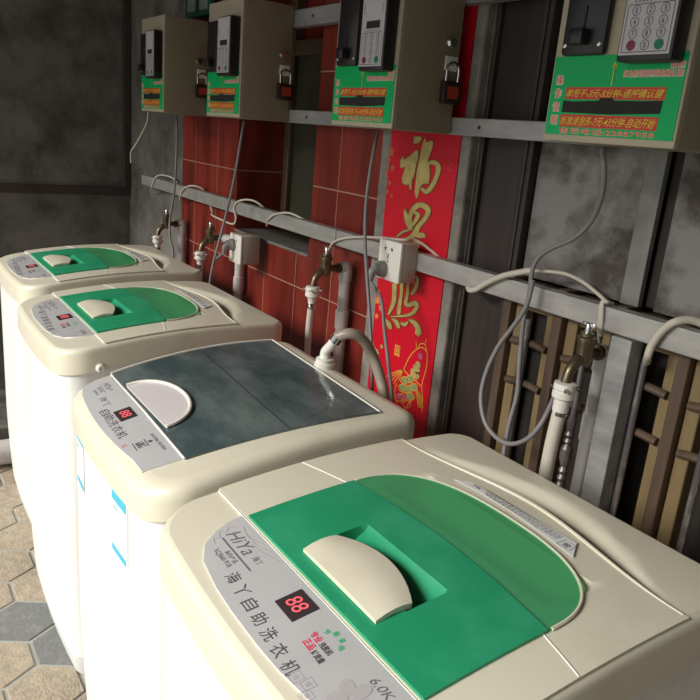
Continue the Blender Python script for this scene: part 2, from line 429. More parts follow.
    t = MB(); text(t, '美的产品', fn, .134, .162, .044, .051); text(t, 'XQB60-918', fn, .122, .164, .034, .042)
    t.build('model_text', inkg, pan, 0)
    t = MB()
    for k, ch in enumerate('海丫自助洗衣机'):
        x = .198 + k * .0262 - .022; y = .0335 - .002 * k
        text(t, ch, fn, x, x + .0175, y - .0085, y + .009, 0, .06)
    t.build('title_text', ink, pan, 0)
    t = MB(); text(t, '专业', fn, .315, .331, .058, .067, .02); text(t, '正品', fn, .319, .335, .047, .056, .02); t.build('slogan_text', inkr, pan, 0)
    t = MB(); text(t, '洗脱机', fn, .333, .352, .058, .066, .02); text(t, '好质量', fn, .337, .356, .046, .054, .02); t.build('slogan_text', ink, pan, 0)
    t = MB()
    for k, ch in enumerate('节能省电'):
        a = math.radians(150 - 40 * k); x = .337 + .016 * math.cos(a); y = .068 + .014 * math.sin(a); text(t, ch, fn, x - .0035, x + .0035, y - .0035, y + .0035, .02)
    t.build('slogan_text', inkgr, pan, 0)
    t = MB()
    for x, y in ((.356, .0205), (.3705, .0255), (.3815, .0170)):
        q = .006; ribbon(t, [(x - q, y - q), (x + q, y - q), (x + q, y + q), (x - q, y + q), (x - q, y - q - .0004)], .0008, fn, 1); text(t, '洁', fn, x - .003, x + .003, y - .003, y + .003)
    t.build('square_print', inkl, pan, 0); t = MB()
    ribbon(t, [(.098, .078), (.091, .071), (.098, .064), (.093, .057), (.104, .052), (.101, .046), (.112, .042)], .0009, fn)
    for k in range(3): ribbon(t, [(.1 + .02 * k, .086 - .004 * k), (.125 + .02 * k, .082), (.15 + .02 * k, .09)], .0008, fn)
    t.build('ornament', inkl, pan, 0)
    t = MB()
    for k in range(5):
        a = 2 * PI * k / 5 + .3; blob(t, .408 + .0125 * math.cos(a), .049 + .0125 * math.sin(a), .0105, .0075, fn, rot=a)
    t.build('flower_print', inkl, pan, 0)
    t = MB(); text(t, '6.0Kg', fn, .402, .438, .070, .083, 0, .1); t.build('capacity_text', inkg, pan, 0)
    # notice behind the window
    s_ = MB().bm(plate([(x + dx, y) for x, y in ((.150, .397), (.168, .4155), (.352, .4245), (.372, .3935), (.33, .399), (.26, .4055), (.2, .4045))], .0006, H, .0052)).build('notice', clear_l, lid, 0)
    t = MB(); fn = P(.0056)
    text(t, '注意', fn, .176, .190, .4085, .4135, .03)
    for k in range(3):
        s0 = '请将洗衣机放置平稳后使用洗涤时请勿打开机盖注意安全'[k * 4:k * 4 + 18 + k]
        text(t, s0, fn, .196 + .004 * k, .335, .4175 - .005 * k - .0015, .4215 - .005 * k - .0015)
    text(t, '警', fn, .345, .356, .402, .412); ribbon(t, [(.341, .399), (.361, .400), (.357, .417), (.341, .417), (.341, .399)], .0008, fn, 1)
    t.build('notice_text', ink, s_, 0)
    # screw cap on the side of the top frame
    c = MB(); c.lathe((W - .002, .085, H(0, .085) - .052), (1, 0, 0), [(0, .011), (.006, .011), (.010, .007), (.0101, .004), (.007, .0035)], 16).build('side_cap', white_p, root)
    MB().lathe((.002, .085, H(0, .085) - .052), (-1, 0, 0), [(0, .011), (.006, .011), (.010, .007)], 16).build('side_cap', white_p, root)
    return root, H

WX = {1: -2.759, 2: -2.105, 3: -1.472, 4: -.858}; WY = {1: .391, 2: .342, 3: .329, 4: .293}
wA, HA = make_green_washer(.010)
wB, HB = make_green_washer(-.006)
grp = 'top-loading washing machines in a row along the wall'
w2 = wB; w1 = copy_tree(wB)
for k, o, lab in ((4, wA, 'nearest cream washing machine, its large green lid and silver panel filling the foreground'),
                  (2, w2, 'green-lidded washing machine directly behind the dark-lidded one, overlapping the farthest machine'),
                  (1, w1, 'farthest green-lidded washing machine, standing in the corner by the grey end wall')):
    o.location = (WX[k], WY[k], 0); o['label'] = lab; o['category'] = 'washing machine'; o['group'] = grp

def make_grey_washer():
    W, D = .529, .508
    root = thing('washing_machine', 'washing machine with a dark teal glass lid, second nearest in the row', 'washing machine', (0, 0, 0), grp)
    xs = []; ys = frange(.02, .5, .02)
    shd = ((0, -.056), (0, -.024), (.002, -.014), (.006, -.008), (.013, -.003), (.022, -.001), (.030, 0))
    H = washer_shell(root, W, D, .838, .899, .019, .013, lambda x, y: 0, shd, cuts=(xs, ys))
    P = lambda e: (lambda x, y: (x, y, H(x, y) + e))
    # silver control panel
    pp = [(.030, .080)] + [(.032, .045), (.036, .030), (.042, .022)] + [(.036 + .4 * k / 10, .018 - .016 * (1 - (2 * k / 10 - 1) ** 2) + (.004 if k in (0, 10) else 0)) for k in range(1, 10)] + [(.440, .012), (.452, .078)]
    pan = MB().bm(plate(pp, .004, H, .0028, (.02, .04, .06))).build('control_panel', silver, root, 40)
    # glass lid
    gx0, gx1 = .026, .486
    gp = [(gx0, .087)] + [(.456, .080)] + [(.470, .2), (.481, .3), (.492, .428)] + [(.025, .455), (.016, .36), (.014, .26), (.018, .16)]
    lid = MB().bm(plate(gp, .006, H, .0045, frange(.1, .45, .02))).build('lid', glass_d, root, 40)
    MB().tube([(x, y, H(x, y) + .0035) for x, y in ((.492, .4315), (.26, .446), (.02, .459))], .0022, 6, 1, smooth=False).build('edge_trim', white_p, lid)
    MB().tube([(x, y, H(x, y) + .0030) for x, y in ((.026, .0835), (.24, .0815), (.455, .0765))], .0022, 6, 1, smooth=False).build('edge_trim', white_p, lid)
    MB().tube([(x, y, H(x, y) + .0040) for x, y in ((.020, .459), (.010, .36), (.008, .26), (.012, .16), (.020, .085))], .0022, 6, 4).build('edge_trim', white_p, lid)
    t = MB(); ribbon(t, [(.014, .282), (.15, .274), (.33, .263), (.477, .255)], .0022, P(.0048)); t.build('fold_line', dark_in, lid, 0)
    t = MB(); ribbon(t, [(.10, .44), (.3, .425), (.43, .36), (.46, .28)], .0012, P(.0050)); t.build('scratch', glass_d, lid, 0)
    # half-round grip
    c, hw = .226, .112
    hp = [(c + hw * math.cos(PI * k / 24), .0885 + .074 * math.sin(PI * k / 24) ** .85) for k in range(25)]
    hd = MB().bm(plate(hp, .004, H, .0075, (.1, .12, .14))).build('handle', silverw, lid, 40)
    MB().tube([(x, y, H(x, y) + .0085) for x, y in hp], .0035, 8, 1, smooth=False).build('rim', white_p, hd)
    fn = P(.0032)
    d = MB().bm(plate([(.203, .036), (.203, .066), (.250, .066), (.250, .036)][::-1], .002, H, .0042)).build('display', led_bg, pan, 0)
    text(MB(), '88', P(.0046), .213, .241, .043, .060, .0, .05).build('digits', led, d, 0)
    t = MB(); text(t, 'HiYa', fn, .060, .092, .056, .068, 0); ribbon(t, [(.058, .052), (.105, .050)], .001, fn, 1); text(t, '海丫', fn, .094, .106, .059, .066)
    text(t, '美的产品', fn, .068, .096, .042, .049); text(t, 'XQB60-918', fn, .074, .102, .032, .038)
    text(t, '海丫', fn, .120, .166, .030, .045, .005)
    t.build('wordmark', inkg, pan, 0)
    t = MB(); 
    for k, ch in enumerate('自助洗衣机'): text(t, ch, fn, .178 + .027 * k, .202 + .027 * k, .016 - .0005 * k, .034 - .0005 * k, 0)
    t.build('title_text', ink, pan, 0)
    t = MB(); text(t, '优', fn, .335, .346, .010, .018, .02); t.build('slogan_text', inkr, pan, 0)
    t = MB(); text(t, '6.0KG', fn, .347, .368, .030, .044, .02); ribbon(t, [(.343, .047), (.372, .046)], .0016, fn, 1); ribbon(t, [(.343, .027), (.372, .026)], .0016, fn, 1); blob(t, .358, .053, .004, .004, fn)
    text(t, '自动 智能 洗涤 脱水', fn, .335, .405, .060, .066)
    t.build('capacity_text', ink, pan, 0)
    c = MB(); c.lathe((W - .002, .06, H(0, .06) - .050), (1, 0, 0), [(0, .011), (.005, .011), (.007, .009), (.0071, .006), (.002, .0055)], 18); c.build('side_cap', chrome, root)
    MB().lathe((W - .0005, .06, H(0, .06) - .050), (1, 0, 0), [(0, .0054), (.003, .0054)], 14).build('cap_hole', dark_in, root)
    # printed film labels on the front of the cabinet
    y = -.0105
    for cx_, z0, z1, w_ in ((.098, .655, .775, .070), (.365, .645, .77, .085)):
        def front(x, z, e=.0): 
            u = (x - W / 2) / (W / 2)
            return (x, .009 - .013 * (1 - u * u) - .0005 - e, z)
        m = MB(); n = 6
        v = [front(cx_ - w_ / 2 + w_ * i / n, z) for z in (z0, z1) for i in range(n + 1)]
        m.add(v, [[i, i + 1, n + 2 + i, n + 1 + i] for i in range(n)]); lb = m.build('film_label', clear_l, root, 0)
        m = MB(); f2 = lambda x, z: front(x, z, .0004)
        for a, b_ in ((z1 - .022, z1 - .004), (z0 + .004, z0 + .016)) if w_ > .06 else ((z0 + .03, z1 - .012),):
            m.add([f2(cx_ - w_ * .42, a), f2(cx_, a), f2(cx_ + w_ * .42, a), f2(cx_ + w_ * .42, b_), f2(cx_, b_), f2(cx_ - w_ * .42, b_)], [[0, 1, 4, 5], [1, 2, 3, 4]])
            m.build('label_print', bluem, lb, 0); m = MB()
        if w_ > .06: text(m, '洗衣机', f2, cx_ - .03, cx_ - .006, z1 - .040, z1 - .030).build('label_text', bluem, lb, 0)
    return root, H
w3, H3 = make_grey_washer()
w3.location = (WX[3], WY[3], 0)

# ------------------------------------------------------------------ room shell
WYY = 1.13
def hexfloor():
    me = bpy.data.meshes.new('floor'); V = []; F_ = []; MI = []
    def quad(x0, x1, y0, y1, z): o = len(V); V.extend([(x0, y0, z), (x1, y0, z), (x1, y1, z), (x0, y1, z)]); F_.append([o, o + 1, o + 2, o + 3]); MI.append(0)
    quad(-4.2, 3.2, -7, 1.5, -.004)
    rnd = random.Random(3)
    R_ = .1; hx, hy = -1.9, .29
    for i in range(-15, 22):
        for j in range(-14, 8):
            cx = hx + i * .15; cy = hy + j * .1732 + (.0866 if i % 2 else 0)
            if not (-3.62 < cx < 1.2 and -1.8 < cy < 1.1): continue
            dark = (i, j) in ((0, 0), (1, 0)) or rnd.random() < .16
            if (i, j) in ((-1, -1), (-1, 0), (1, -1), (-2, 0), (2, 0), (0, -1), (-3, 0), (-2, 1)): dark = False
            if (i, j) == (1, 0): dark = True
            o = len(V); r = R_ - .006
            for k in range(6): V.append((cx + (r - .002) * math.cos(PI / 3 * k), cy + (r - .002) * math.sin(PI / 3 * k), 0))
            for k in range(6): V.append((cx + r * math.cos(PI / 3 * k), cy + r * math.sin(PI / 3 * k), -.004))
            F_.append([o + k for k in range(6)]); MI.append(2 if dark else 1)
            for k in range(6): F_.append([o + k, o + 6 + k, o + 6 + (k + 1) % 6, o + (k + 1) % 6]); MI.append(2 if dark else 1)
    me.from_pydata(V, [], F_); me.materials.append(grout_f); me.materials.append(tanst); me.materials.append(greyst)
    for p, m in zip(me.polygons, MI): p.material_index = m
    o = bpy.data.objects.new('floor', me); COL.objects.link(o); o['kind'] = 'structure'
hexfloor()
struct(MB().box(-3.8, -3.62, -1.2, 1.5, -.004, 2.22), 'wall_left', concrete)
struct(MB().box(-3.62, -3.14, -.7, 1.13, -.003, .07, .01), 'baseboard_left', concrete)
struct(MB().box(-3.62, -2.927, WYY, 1.5, -.004, 2.22), 'wall_back', concrete)
# tiled stretch with the window recess (x -2.407..-1.886, z from 1.015)
m = MB(); m.box(-2.927, -2.407, WYY, 1.5, -.004, 2.22); m.box(-1.886, -1.54, WYY, 1.5, -.004, 2.22); m.box(-2.407, -1.886, WYY, 1.5, -.004, 1.012); m.box(-2.407, -1.886, 1.345, 1.5, 1.012, 2.22)
struct(m, 'wall_tiled', tile)
struct(MB().box(-2.407, -1.886, WYY - .004, 1.345, 1.012, 1.022, .003), 'trim_1', mat('recess_sill', (.20, .19, .18), .6, noise=((.12, .11, .10), 12, .4, .7)))
m = MB()
for a in ((-2.405, -2.365), (-2.16, -2.12), (-1.926, -1.888)): m.box(a[0], a[1], 1.305, 1.345, 1.022, 2.2, .004)
m.box(-2.365, -1.926, 1.305, 1.345, 1.022, 1.075, .004); m.box(-2.365, -1.926, 1.305, 1.345, 1.62, 1.67, .004)
wf = struct(m, 'window_1', midwood)
MB().box(-2.365, -1.926, 1.325, 1.335, 1.075, 1.62).build('window_pane', winm, wf, 0)
struct(MB().box(-1.54, -1.21, WYY + .004, 1.5, -.004, 2.22), 'wall_pier', plaster)
struct(MB().box(-1.545, -1.502, WYY - .012, WYY + .02, 0, 2.2, .004), 'trim_2', plaster)
struct(MB().box(-1.244, -1.212, WYY - .02, WYY + .02, 0, 2.2, .006), 'trim_3', plaster)
# dark brown door beside the banner
m = MB(); m.box(-1.210, -1.045, WYY + .01, WYY + .05, 0, 2.2, .002)
d1 = struct(m, 'door_1', brownwood)
m = MB(); m.box(-1.200, -1.190, WYY - .002, WYY + .02, 0, 2.2, .003); m.box(-1.075, -1.062, WYY - .004, WYY + .02, 0, 2.2, .003); m.box(-1.056, -1.043, WYY - .008, WYY + .02, 0, 2.2, .003)
m.build('door_moulding', brownwood, d1, 0)
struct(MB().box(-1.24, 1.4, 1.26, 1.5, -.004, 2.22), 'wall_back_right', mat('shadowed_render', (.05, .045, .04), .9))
struct(MB().box(1.5, 1.65, -1.2, 1.5, -.004, 2.22), 'light_block_wall', concrete)  # unseen wall added to keep sky light off the machine sides
struct(MB().box(-3.622, -3.60, -.7, WYY, 1.000, 1.040, .003), 'trim_4', browntrim)
struct(MB().box(-3.622, -3.59, 1.095, WYY, 1.04, 2.2, .003), 'trim_5', browntrim)
struct(MB().box(-4.0, 2.6, -1.25, 1.5, 2.22, 2.27), 'shade_canopy', roofm)  # unseen canopy, height and front edge shaped to shade the upper wall

# grimy metal sheets above the rail on the right
t = tag(MB().box(-1.040, -.790, WYY + .012, WYY + .016, 1.131, 2.2).build('metal_sheet', sheet, None, 0), 'stained grey metal sheet between the dark door and the pale steel strip', 'metal sheet', 'grimy metal sheets behind the nearest payment box')
t = tag(MB().box(-.724, .6, WYY + .004, WYY + .010, 1.131, 2.2).build('metal_sheet', sheet, None, 0), 'peeling rust-blotched metal sheet at the far right, behind the rail', 'metal sheet', 'grimy metal sheets behind the nearest payment box')
t = tag(MB().box(-.790, -.752, WYY - .002, WYY + .012, 1.131, 2.2, .002).build('steel_strip', sheet_l, None, 0), 'pale flat steel strip running up beside the dark gap', 'steel strip')
t = tag(MB().box(-.752, -.724, WYY + .02, WYY + .04, 1.131, 2.2, .002).build('gap_shade_strip', brownwood, None, 0), 'black-brown strip standing in for the shaded gap between two metal sheets', 'gap')  # dark strip put in for the shaded gap between the sheets

# lattice gate under the rail
lg = thing('lattice_gate', 'old tan and brown wooden lattice gate behind the rail and taps', 'gate', (-.5, 1.15, 0))
for k in range(8):
    c = -.975 + .135 * k
    for s in (-1, 1):
        MB().box(c + s * .042 - .0125, c + s * .042 + .0125, 1.128, 1.158, .02, 1.12, .003).build('stile', tan, lg, 0)
    MB().box(c - .0675 - .011, c - .0675 + .011, 1.112, 1.165, .02, 1.13, .003).build('bar', midwood, lg, 0)
    MB().box(c - .031, c + .031, 1.132, 1.156, 1.065, 1.12, .003).build('head_rail', tan, lg, 0)
    for z in (1.0, .914, .72, .6):
        MB().tube([(c - .046, 1.122, z - .003), (c, 1.120, z + .004), (c + .046, 1.122, z)], .0078, 10, 4).build('rung', midwood, lg)
    r = MB()
    if k == 1:
        r.lathe((c + .022, 1.095, .55), (0, 0, 1), [(0, .009), (.16, .009), (.17, .006)] + sum([[(.18 + .016 * q, .0095), (.188 + .016 * q, .0065)] for q in range(5)], []) + [(.27, .012), (.29, .012), (.30, .006)] + sum([[(.305 + .014 * q, .010), (.312 + .014 * q, .0065)] for q in range(2)], []) + [(.345, .010), (.36, .006), (.50, .006)], 14)
    else: r.cyl((c, 1.108, .05), (c + .002, 1.108, 1.055), .0062, 10)
    r.build('spindle', rodm, lg)
MB().box(-1.06, .1, 1.17, 1.18, .0, 1.12).build('slot_shade_board', mat('slot_shade', (.02, .016, .013), .8), lg, 0)  # near-black sheet added as the shade inside the lattice slots

# steel post and rails
pl = at(611, 342, 1.075); pr = at(632, 346, 1.075)
tag(MB().box(pl.x, pr.x, 1.072, 1.108, 0, 1.085, .002).build('steel_post', galv_dk, None, 0, (pl.x, 1.09, 0)), 'square grey steel post standing under the long rail, right of the nearest tap', 'post')
rail = thing('support_rail', 'long galvanised steel rail at tap height running the whole wall', 'rail', (-1.5, 1.09, 1.1))
MB().box(-3.29, -1.668, 1.08, 1.108, 1.087, 1.129, .002).build('rail_section', galv, rail, 0)
MB().box(-1.664, .35, 1.08, 1.108, 1.087, 1.129, .002).build('rail_section', galv, rail, 0)
for x in (-3.27, -2.75, -1.75): MB().box(x, x + .03, 1.108, WYY, 1.09, 1.12).build('bracket', galv_dk, rail, 0)
for z0, z1, lab in ((1.397, 1.433, 'lower steel channel that the payment boxes hang on'), (1.655, 1.70, 'upper steel channel behind the tops of the payment boxes')):
    r = thing('mounting_channel', lab, 'rail', (-1.5, 1.09, z0), 'steel channels holding the payment boxes')
    MB().box(-2.9, .3, 1.081, 1.108, z0, z1, .002).build('channel', galv_dk, r, 0)
    m = MB()
    for x in (-1.865, -1.16, -.5): m.cyl((x, 1.0815, (z0 + z1) / 2), (x, 1.0795, (z0 + z1) / 2), .004, 12)
    m.build('bolt_hole', dark_in, r, 0)

# ------------------------------------------------------------------ payment boxes
BW, BD, BH = .234, .154, .314
def make_box():
    root = thing('payment_box', '', 'payment box')
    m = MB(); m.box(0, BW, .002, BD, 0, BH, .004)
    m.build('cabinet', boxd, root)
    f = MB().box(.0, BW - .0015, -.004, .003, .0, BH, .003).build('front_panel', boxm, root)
    fn = lambda e: (lambda x, z: (x, -.0045 - e, z))
    st = MB().box(.004, .229, -.0052, -.004, .010, .123, 0).build('instruction_sticker', stick_g, root, 0)
    def strip(x0, x1, z0, z1, mt, nm, e=.001): m = MB(); sh(m, x0, x1, z0, z1, fn(e)); return m.build(nm, mt, st, 0)
    strip(.034, .206, .062, .079, stick_r, 'price_strip'); strip(.031, .202, .022, .040, stick_r, 'price_strip')
    m = MB(); F2 = fn(.0015)
    m.add([F2(x, z) for x, z in ((.032, .043), (.032, .060), (.05, .0585), (.098, .060), (.101, .0645), (.122, .0645), (.125, .0605), (.17, .0605), (.204, .0615), (.203, .0445), (.16, .043), (.12, .0415), (.06, .0425))], [list(range(13))])
    m.build('black_tape', black_m, st, 0)
    t = MB(); text(t, '单甩干-3元-5分钟-请按确认键', fn(.002), .037, .203, .0645, .0765, .004, .03).build('price_text', yel, st, 0); t = MB(); text(t, '标准浸泡洗-7元-43分钟-自动开始', fn(.002), .034, .199, .0245, .0375, .004, .03).build('price_text', yel, st, 0); t = MB()
    ribbon(t, [(.1165, .08), (.1165, .112)], .0012, fn(.002), 1); ribbon(t, [(.1125, .106), (.1165, .113), (.1205, .106)], .0012, fn(.002), 1)
    t.build('arrow', yel, st, 0)
    def outlined(body, x0, x1, z0, z1, edge):
        t = MB()
        for dx, dz in ((-1, 0), (1, 0), (0, -1), (0, 1), (.7, .7), (-.7, -.7), (.7, -.7), (-.7, .7)):
            text(t, body, fn(.0008 + .00002 * (dx * 2 + dz + 3)), x0 + dx * edge, x1 + dx * edge, z0 + dz * edge, z1 + dz * edge)
        t.build('text_outline', whi, st, 0)
        text(MB(), body, fn(.0016), x0, x1, z0, z1, .004).build('instruction_text', orn, st, 0)
    for k, ch in enumerate('操作说明'): outlined(ch, .0125, .0255, .083 - .0195 * k, .096 - .0195 * k, .0011)
    outlined('售后电话:22887958', .032, .200, .0120, .0205, .0004)
    outlined('请先按', .205, .2265, .103, .112, .0007)
    outlined('红色按钮再按绿色确认键!', .133, .2265, .0925, .1015, .0007)
    # coin acceptor
    a = MB().box(.020, .098, -.016, -.003, .123, .262, .005).build('coin_acceptor', black_p, root)
    MB().box(.045, .071, -.034, -.015, .136, .158, .003).build('coin_tray', black_p, a)
    MB().box(.0565, .0595, -.0175, -.0155, .158, .190, .0).build('coin_slot', dark_in, a, 0)
    m = MB()
    for x in (.028, .090): m.lathe((x, -.0155, .137), (0, -1, 0), [(0, .004), (.002, .0035), (.0025, .001)], 12)
    m.build('screw', chrome, a)
    # keypad
    kx0, kx1, kz0, kz1 = .141, .219, .113, .260
    k = MB().box(kx0 - .004, kx1 + .004, -.034, -.004, kz0 - .004, kz1 + .004, .004).build('keypad', black_p, root)
    fc = MB().box(kx0, kx1, -.0352, -.0338, kz0 + .004, kz1, .0).build('key_face', keyface, k, 0)
    kn = lambda e: (lambda x, z: (x, -.0353 - e, z))
    kk = lambda e: (lambda x, z: (x + .015, -.0353 - e, z))
    sh(MB(), .143, .190, .188, .202, kk(.0003)).build('display', led_bg, fc, 0)
    t = MB(); ribbon(t, [(.131, .180), (.199, .180), (.2, .178), (.2, .122), (.199, .1205), (.131, .1205), (.130, .122), (.130, .178), (.131, .1803)], .0010, kk(.0003), 1)
    for r_ in range(4):
        for c_ in range(3):
            x = .144 + .0215 * c_; z = .1725 - .0145 * r_
            if r_ == 3 and c_ != 1: continue
            n = 20; ribbon(t, [(x + .0062 * math.cos(2 * PI * i / n), z + .0062 * math.sin(2 * PI * i / n)) for i in range(n + 1)], .0009, kk(.0003), 1)
            text(t, '1234567890'[r_ * 3 + c_ if r_ < 3 else 9], kk(.0004), x - (.0009 if r_ == 0 and c_ == 0 else .0020), x + (.0009 if r_ == 0 and c_ == 0 else .0020), z - .0036, z + .0036, .005)
    text(t, '★★★★★★★★★★', kk(.0003), .138, .194, .1825, .1855); 
    text(t, '请扫码', kk(.0003), .131, .135, .215, .235)
    text(t, '支付', kk(.0003), .194, .199, .215, .235)
    t.build('key_print', ink, fc, 0)
    for x, mt, nm in ((.144, mat('red_button', (.22, .02, .05), .4), 'red_button'), (.187, mat('green_button', (.0, .20, .10), .4), 'green_button')):
        MB().lathe((x + .015, -.0350, .129), (0, -1, 0), [(0, .0068), (.0012, .0066), (.0014, .001)], 18).build('button', mt, fc)
    # lock cylinder and hasp on the right side
    l = MB().lathe((BW - .002, .123, .180), (1, 0, 0), [(0, .013), (.006, .013), (.010, .011), (.014, .009), (.0142, .001)], 20).build('lock_cylinder', chrome, root)
    m = MB(); m.box(BW - .001, BW + .003, .116, .148, .126, .154, .001); m.lathe((BW + .003, .132, .138), (1, 0, 0), [(0, .008), (.006, .008), (.0062, .004), (0, .004)], 14); m.build('hasp', white_p, root, 0)
    return root
pb = make_box()
BX = {1: -2.814, 2: -2.201, 3: -1.479, 4: -.841}
BL = {1: 'farthest small beige payment box, beside the grey end wall', 2: 'beige payment box second from the end wall, its keypad seen edge-on',
      3: 'beige payment box right above the red festival banner', 4: 'nearest and largest-looking payment box at the top right, keys readable'}
bg_ = 'coin and keypad boxes above the washing machines'
LK = {1: 'padlock', 2: '', 3: '', 4: ''}
boxes = {4: pb}
for k in (3, 2, 1): boxes[k] = copy_tree(pb)
for k, o in boxes.items():
    o.location = (BX[k], .926, 1.397); o['label'] = BL[k]; o['category'] = 'payment box'; o['group'] = bg_

def make_lock():
    r = thing('padlock', '', 'padlock')
    MB().box(-.006, .010, -.024, .024, -.045, 0, .004).build('lock_body', lockb, r)
    MB().box(.0098, .0108, -.015, .015, -.034, -.010, 0).build('lock_face', capm, r, 0)
    MB().tube([(.002, -.016, -.004), (.002, -.016, .024), (.002, -.010, .034), (.002, 0, .037), (.002, .010, .034), (.002, .016, .024), (.002, .016, -.004)], .0028, 10, 4).build('shackle', chrome, r)
    return r
pk = make_lock(); locks = {3: pk}
for k in (2, 1): locks[k] = copy_tree(pk)
for k, lab in ((3, 'red-faced padlock hanging on the side of the box above the banner'), (2, 'red-faced padlock on the side of the second box from the end wall'), (1, 'red-faced padlock on the side of the farthest box')):
    locks[k].location = (BX[k] + BW + .007, .926 + .132, 1.397 + .105); locks[k]['label'] = lab; locks[k]['category'] = 'padlock'; locks[k]['group'] = 'padlocks on the payment boxes'

# green framed notices above the farthest boxes
for i, (u, lab) in enumerate(((193, 'small green-edged notice above the farthest payment box, left one of the pair'), (205, 'small green-edged notice close to the second payment box, right one of the pair'))):
    p = at(u, 8, 1.09)
    g = thing('notice_board', lab, 'sign', (p.x, 1.09, 1.74), 'green-edged notices high on the wall')
    MB().box(p.x - .062, p.x + .062, 1.085, 1.10, 1.735, 1.93, .002).build('frame', mat('green_frame', (.01, .09, .045), .5), g, 0)
    MB().box(p.x - .036, p.x + .036, 1.083, 1.086, 1.755, 1.91).build('sheet', mat('grey_sheet', (.22, .24, .24), .6), g, 0)

# ------------------------------------------------------------------ banner
BY = 1.113
bx0, bx1 = -1.500, -1.247
ban = thing('festival_banner', 'long red paper banner with gold calligraphy and a koi, on the pier between taps', 'banner', (-1.375, BY + .004, 0))
bp_ = MB(); bp_.box(bx0, bx1, BY, BY + .003, .0, 2.15); paper = bp_.build('paper', redpaper, ban, 0)
B = lambda e: (lambda x, z: (x, BY - e, z))
def uvp(u, v): p = at(u, v, BY); return p.x, p.z
def brush(name, ox, oy, strokes, polys=()):
    """brush strokes of one character, each a line of (x, y, width) in the banner's own plane"""
    for e, g, mt, nm in ((.0008, 16, outl, 'character_outline'), (.0015, 0, gold, 'character')):
        mb = MB()
        for st_ in strokes:
            P = [Vector((ox + a / 10, oy + b_ / 10, (c + g) / 10)) for a, b_, c in st_]; Q = []
            for i in range(len(P) - 1):
                a = P[max(i - 1, 0)]; b_ = P[i]; c = P[i + 1]; d = P[min(i + 2, len(P) - 1)]
                for k in range(6):
                    t = k / 6; Q.append(.5 * ((2 * b_) + (c - a) * t + (2 * a - 5 * b_ + 4 * c - d) * t * t + (3 * b_ - a - 3 * c + d) * t ** 3))
            Q.append(P[-1]); v = []
            T0 = (Q[1] - Q[0]).to_2d().normalized() * (P[0].z * .4); T1 = (Q[-1] - Q[-2]).to_2d().normalized() * (P[-1].z * .4)
            Lf = []; Rt = []
            for i in range(len(Q)):
                T = (Q[min(i + 1, len(Q) - 1)] - Q[max(i - 1, 0)]).to_2d().normalized(); N = Vector((-T.y, T.x)) * Q[i].z / 2
                Lf.append(Q[i].to_2d() + N); Rt.append(Q[i].to_2d() - N)
            Lf = [Lf[0].lerp(Rt[0], .3) - T0] + Lf + [Lf[-1].lerp(Rt[-1], .3) + T1]; Rt = [Rt[0].lerp(Lf[1], .3) - T0] + Rt + [Rt[-1].lerp(Lf[-2], .3) + T1]
            v = []
            for a, b_ in zip(Lf, Rt): v += [B(e)(*uvp(a.x, a.y)), B(e)(*uvp(b_.x, b_.y))]
            mb.add(v, [[2 * i, 2 * i + 1, 2 * i + 3, 2 * i + 2] for i in range(len(Lf) - 1)])
            e += .00002
        for pl_ in polys:
            c = Vector((sum(p[0] for p in pl_) / len(pl_), sum(p[1] for p in pl_) / len(pl_)))
            v = []
            for a, b_ in pl_:
                d = (Vector((a, b_)) - c); d = d * (1 + g * .6 / max(d.length, 30)); v.append(B(e)(*uvp(ox + (c.x + d.x) / 10, oy + (c.y + d.y) / 10)))
            mb.add(v, [list(range(len(v)))])
        mb.build(nm, mt, ban, 0)
outl = mat('dark_outline', (.12, .07, .01), .5)
brush('fu', 390, 130, [[(385, 340, 26), (430, 322, 42), (478, 345, 46), (488, 400, 48), (462, 485, 44), (425, 560, 44), (370, 618, 42), (325, 590, 28)]],
      [[(245, 65), (240, 135), (272, 140), (325, 95), (310, 65)],
       [(140, 250), (110, 300), (108, 375), (130, 380), (160, 365), (125, 480), (130, 530), (168, 552), (190, 540), (205, 600), (220, 595), (225, 510), (250, 440), (262, 360), (285, 290), (290, 215), (270, 200), (200, 262), (140, 298)],
       [(355, 75), (330, 130), (300, 290), (272, 420), (252, 620), (262, 685), (280, 680), (300, 600), (312, 560), (340, 535), (392, 540), (402, 460), (400, 380), (385, 300), (430, 180), (438, 125), (420, 105), (370, 128)]])
brush('xing', 385, 190, [[(203, 195, 12), (215, 260, 44), (240, 340, 50), (262, 385, 44)],
      [(252, 340, 36), (262, 240, 42), (312, 168, 50), (370, 150, 50), (428, 185, 54), (432, 240, 46), (390, 305, 42), (335, 370, 46), (300, 440, 56), (250, 478, 34), (195, 490, 16)],
      [(300, 225, 26), (335, 250, 40), (315, 300, 34), (280, 350, 34)], [(320, 452, 46), (375, 455, 56), (400, 465, 28)], [(245, 400, 18), (185, 418, 22), (128, 462, 16)], [(335, 530, 28), (335, 595, 26)], [(300, 500, 40), (305, 640, 40)]])
brush('zhao', 375, 270, [[(200, 140, 46), (197, 230, 42), (188, 330, 42), (140, 440, 22)], [(272, 140, 32), (266, 250, 28), (252, 330, 34), (240, 435, 38)],
      [(335, 140, 28), (327, 250, 28), (312, 330, 34), (342, 352, 38), (398, 330, 46), (420, 368, 42), (380, 430, 34), (300, 458, 24), (165, 466, 10)],
      [(400, 60, 26), (430, 90, 32), (412, 180, 36), (372, 240, 22)], [(112, 490, 14), (140, 540, 46), (160, 580, 32)], [(180, 490, 18), (218, 520, 40), (240, 572, 30)],
      [(268, 532, 22), (300, 545, 36), (330, 522, 18)], [(350, 500, 22), (400, 530, 44), (440, 590, 46), (450, 645, 26)]])
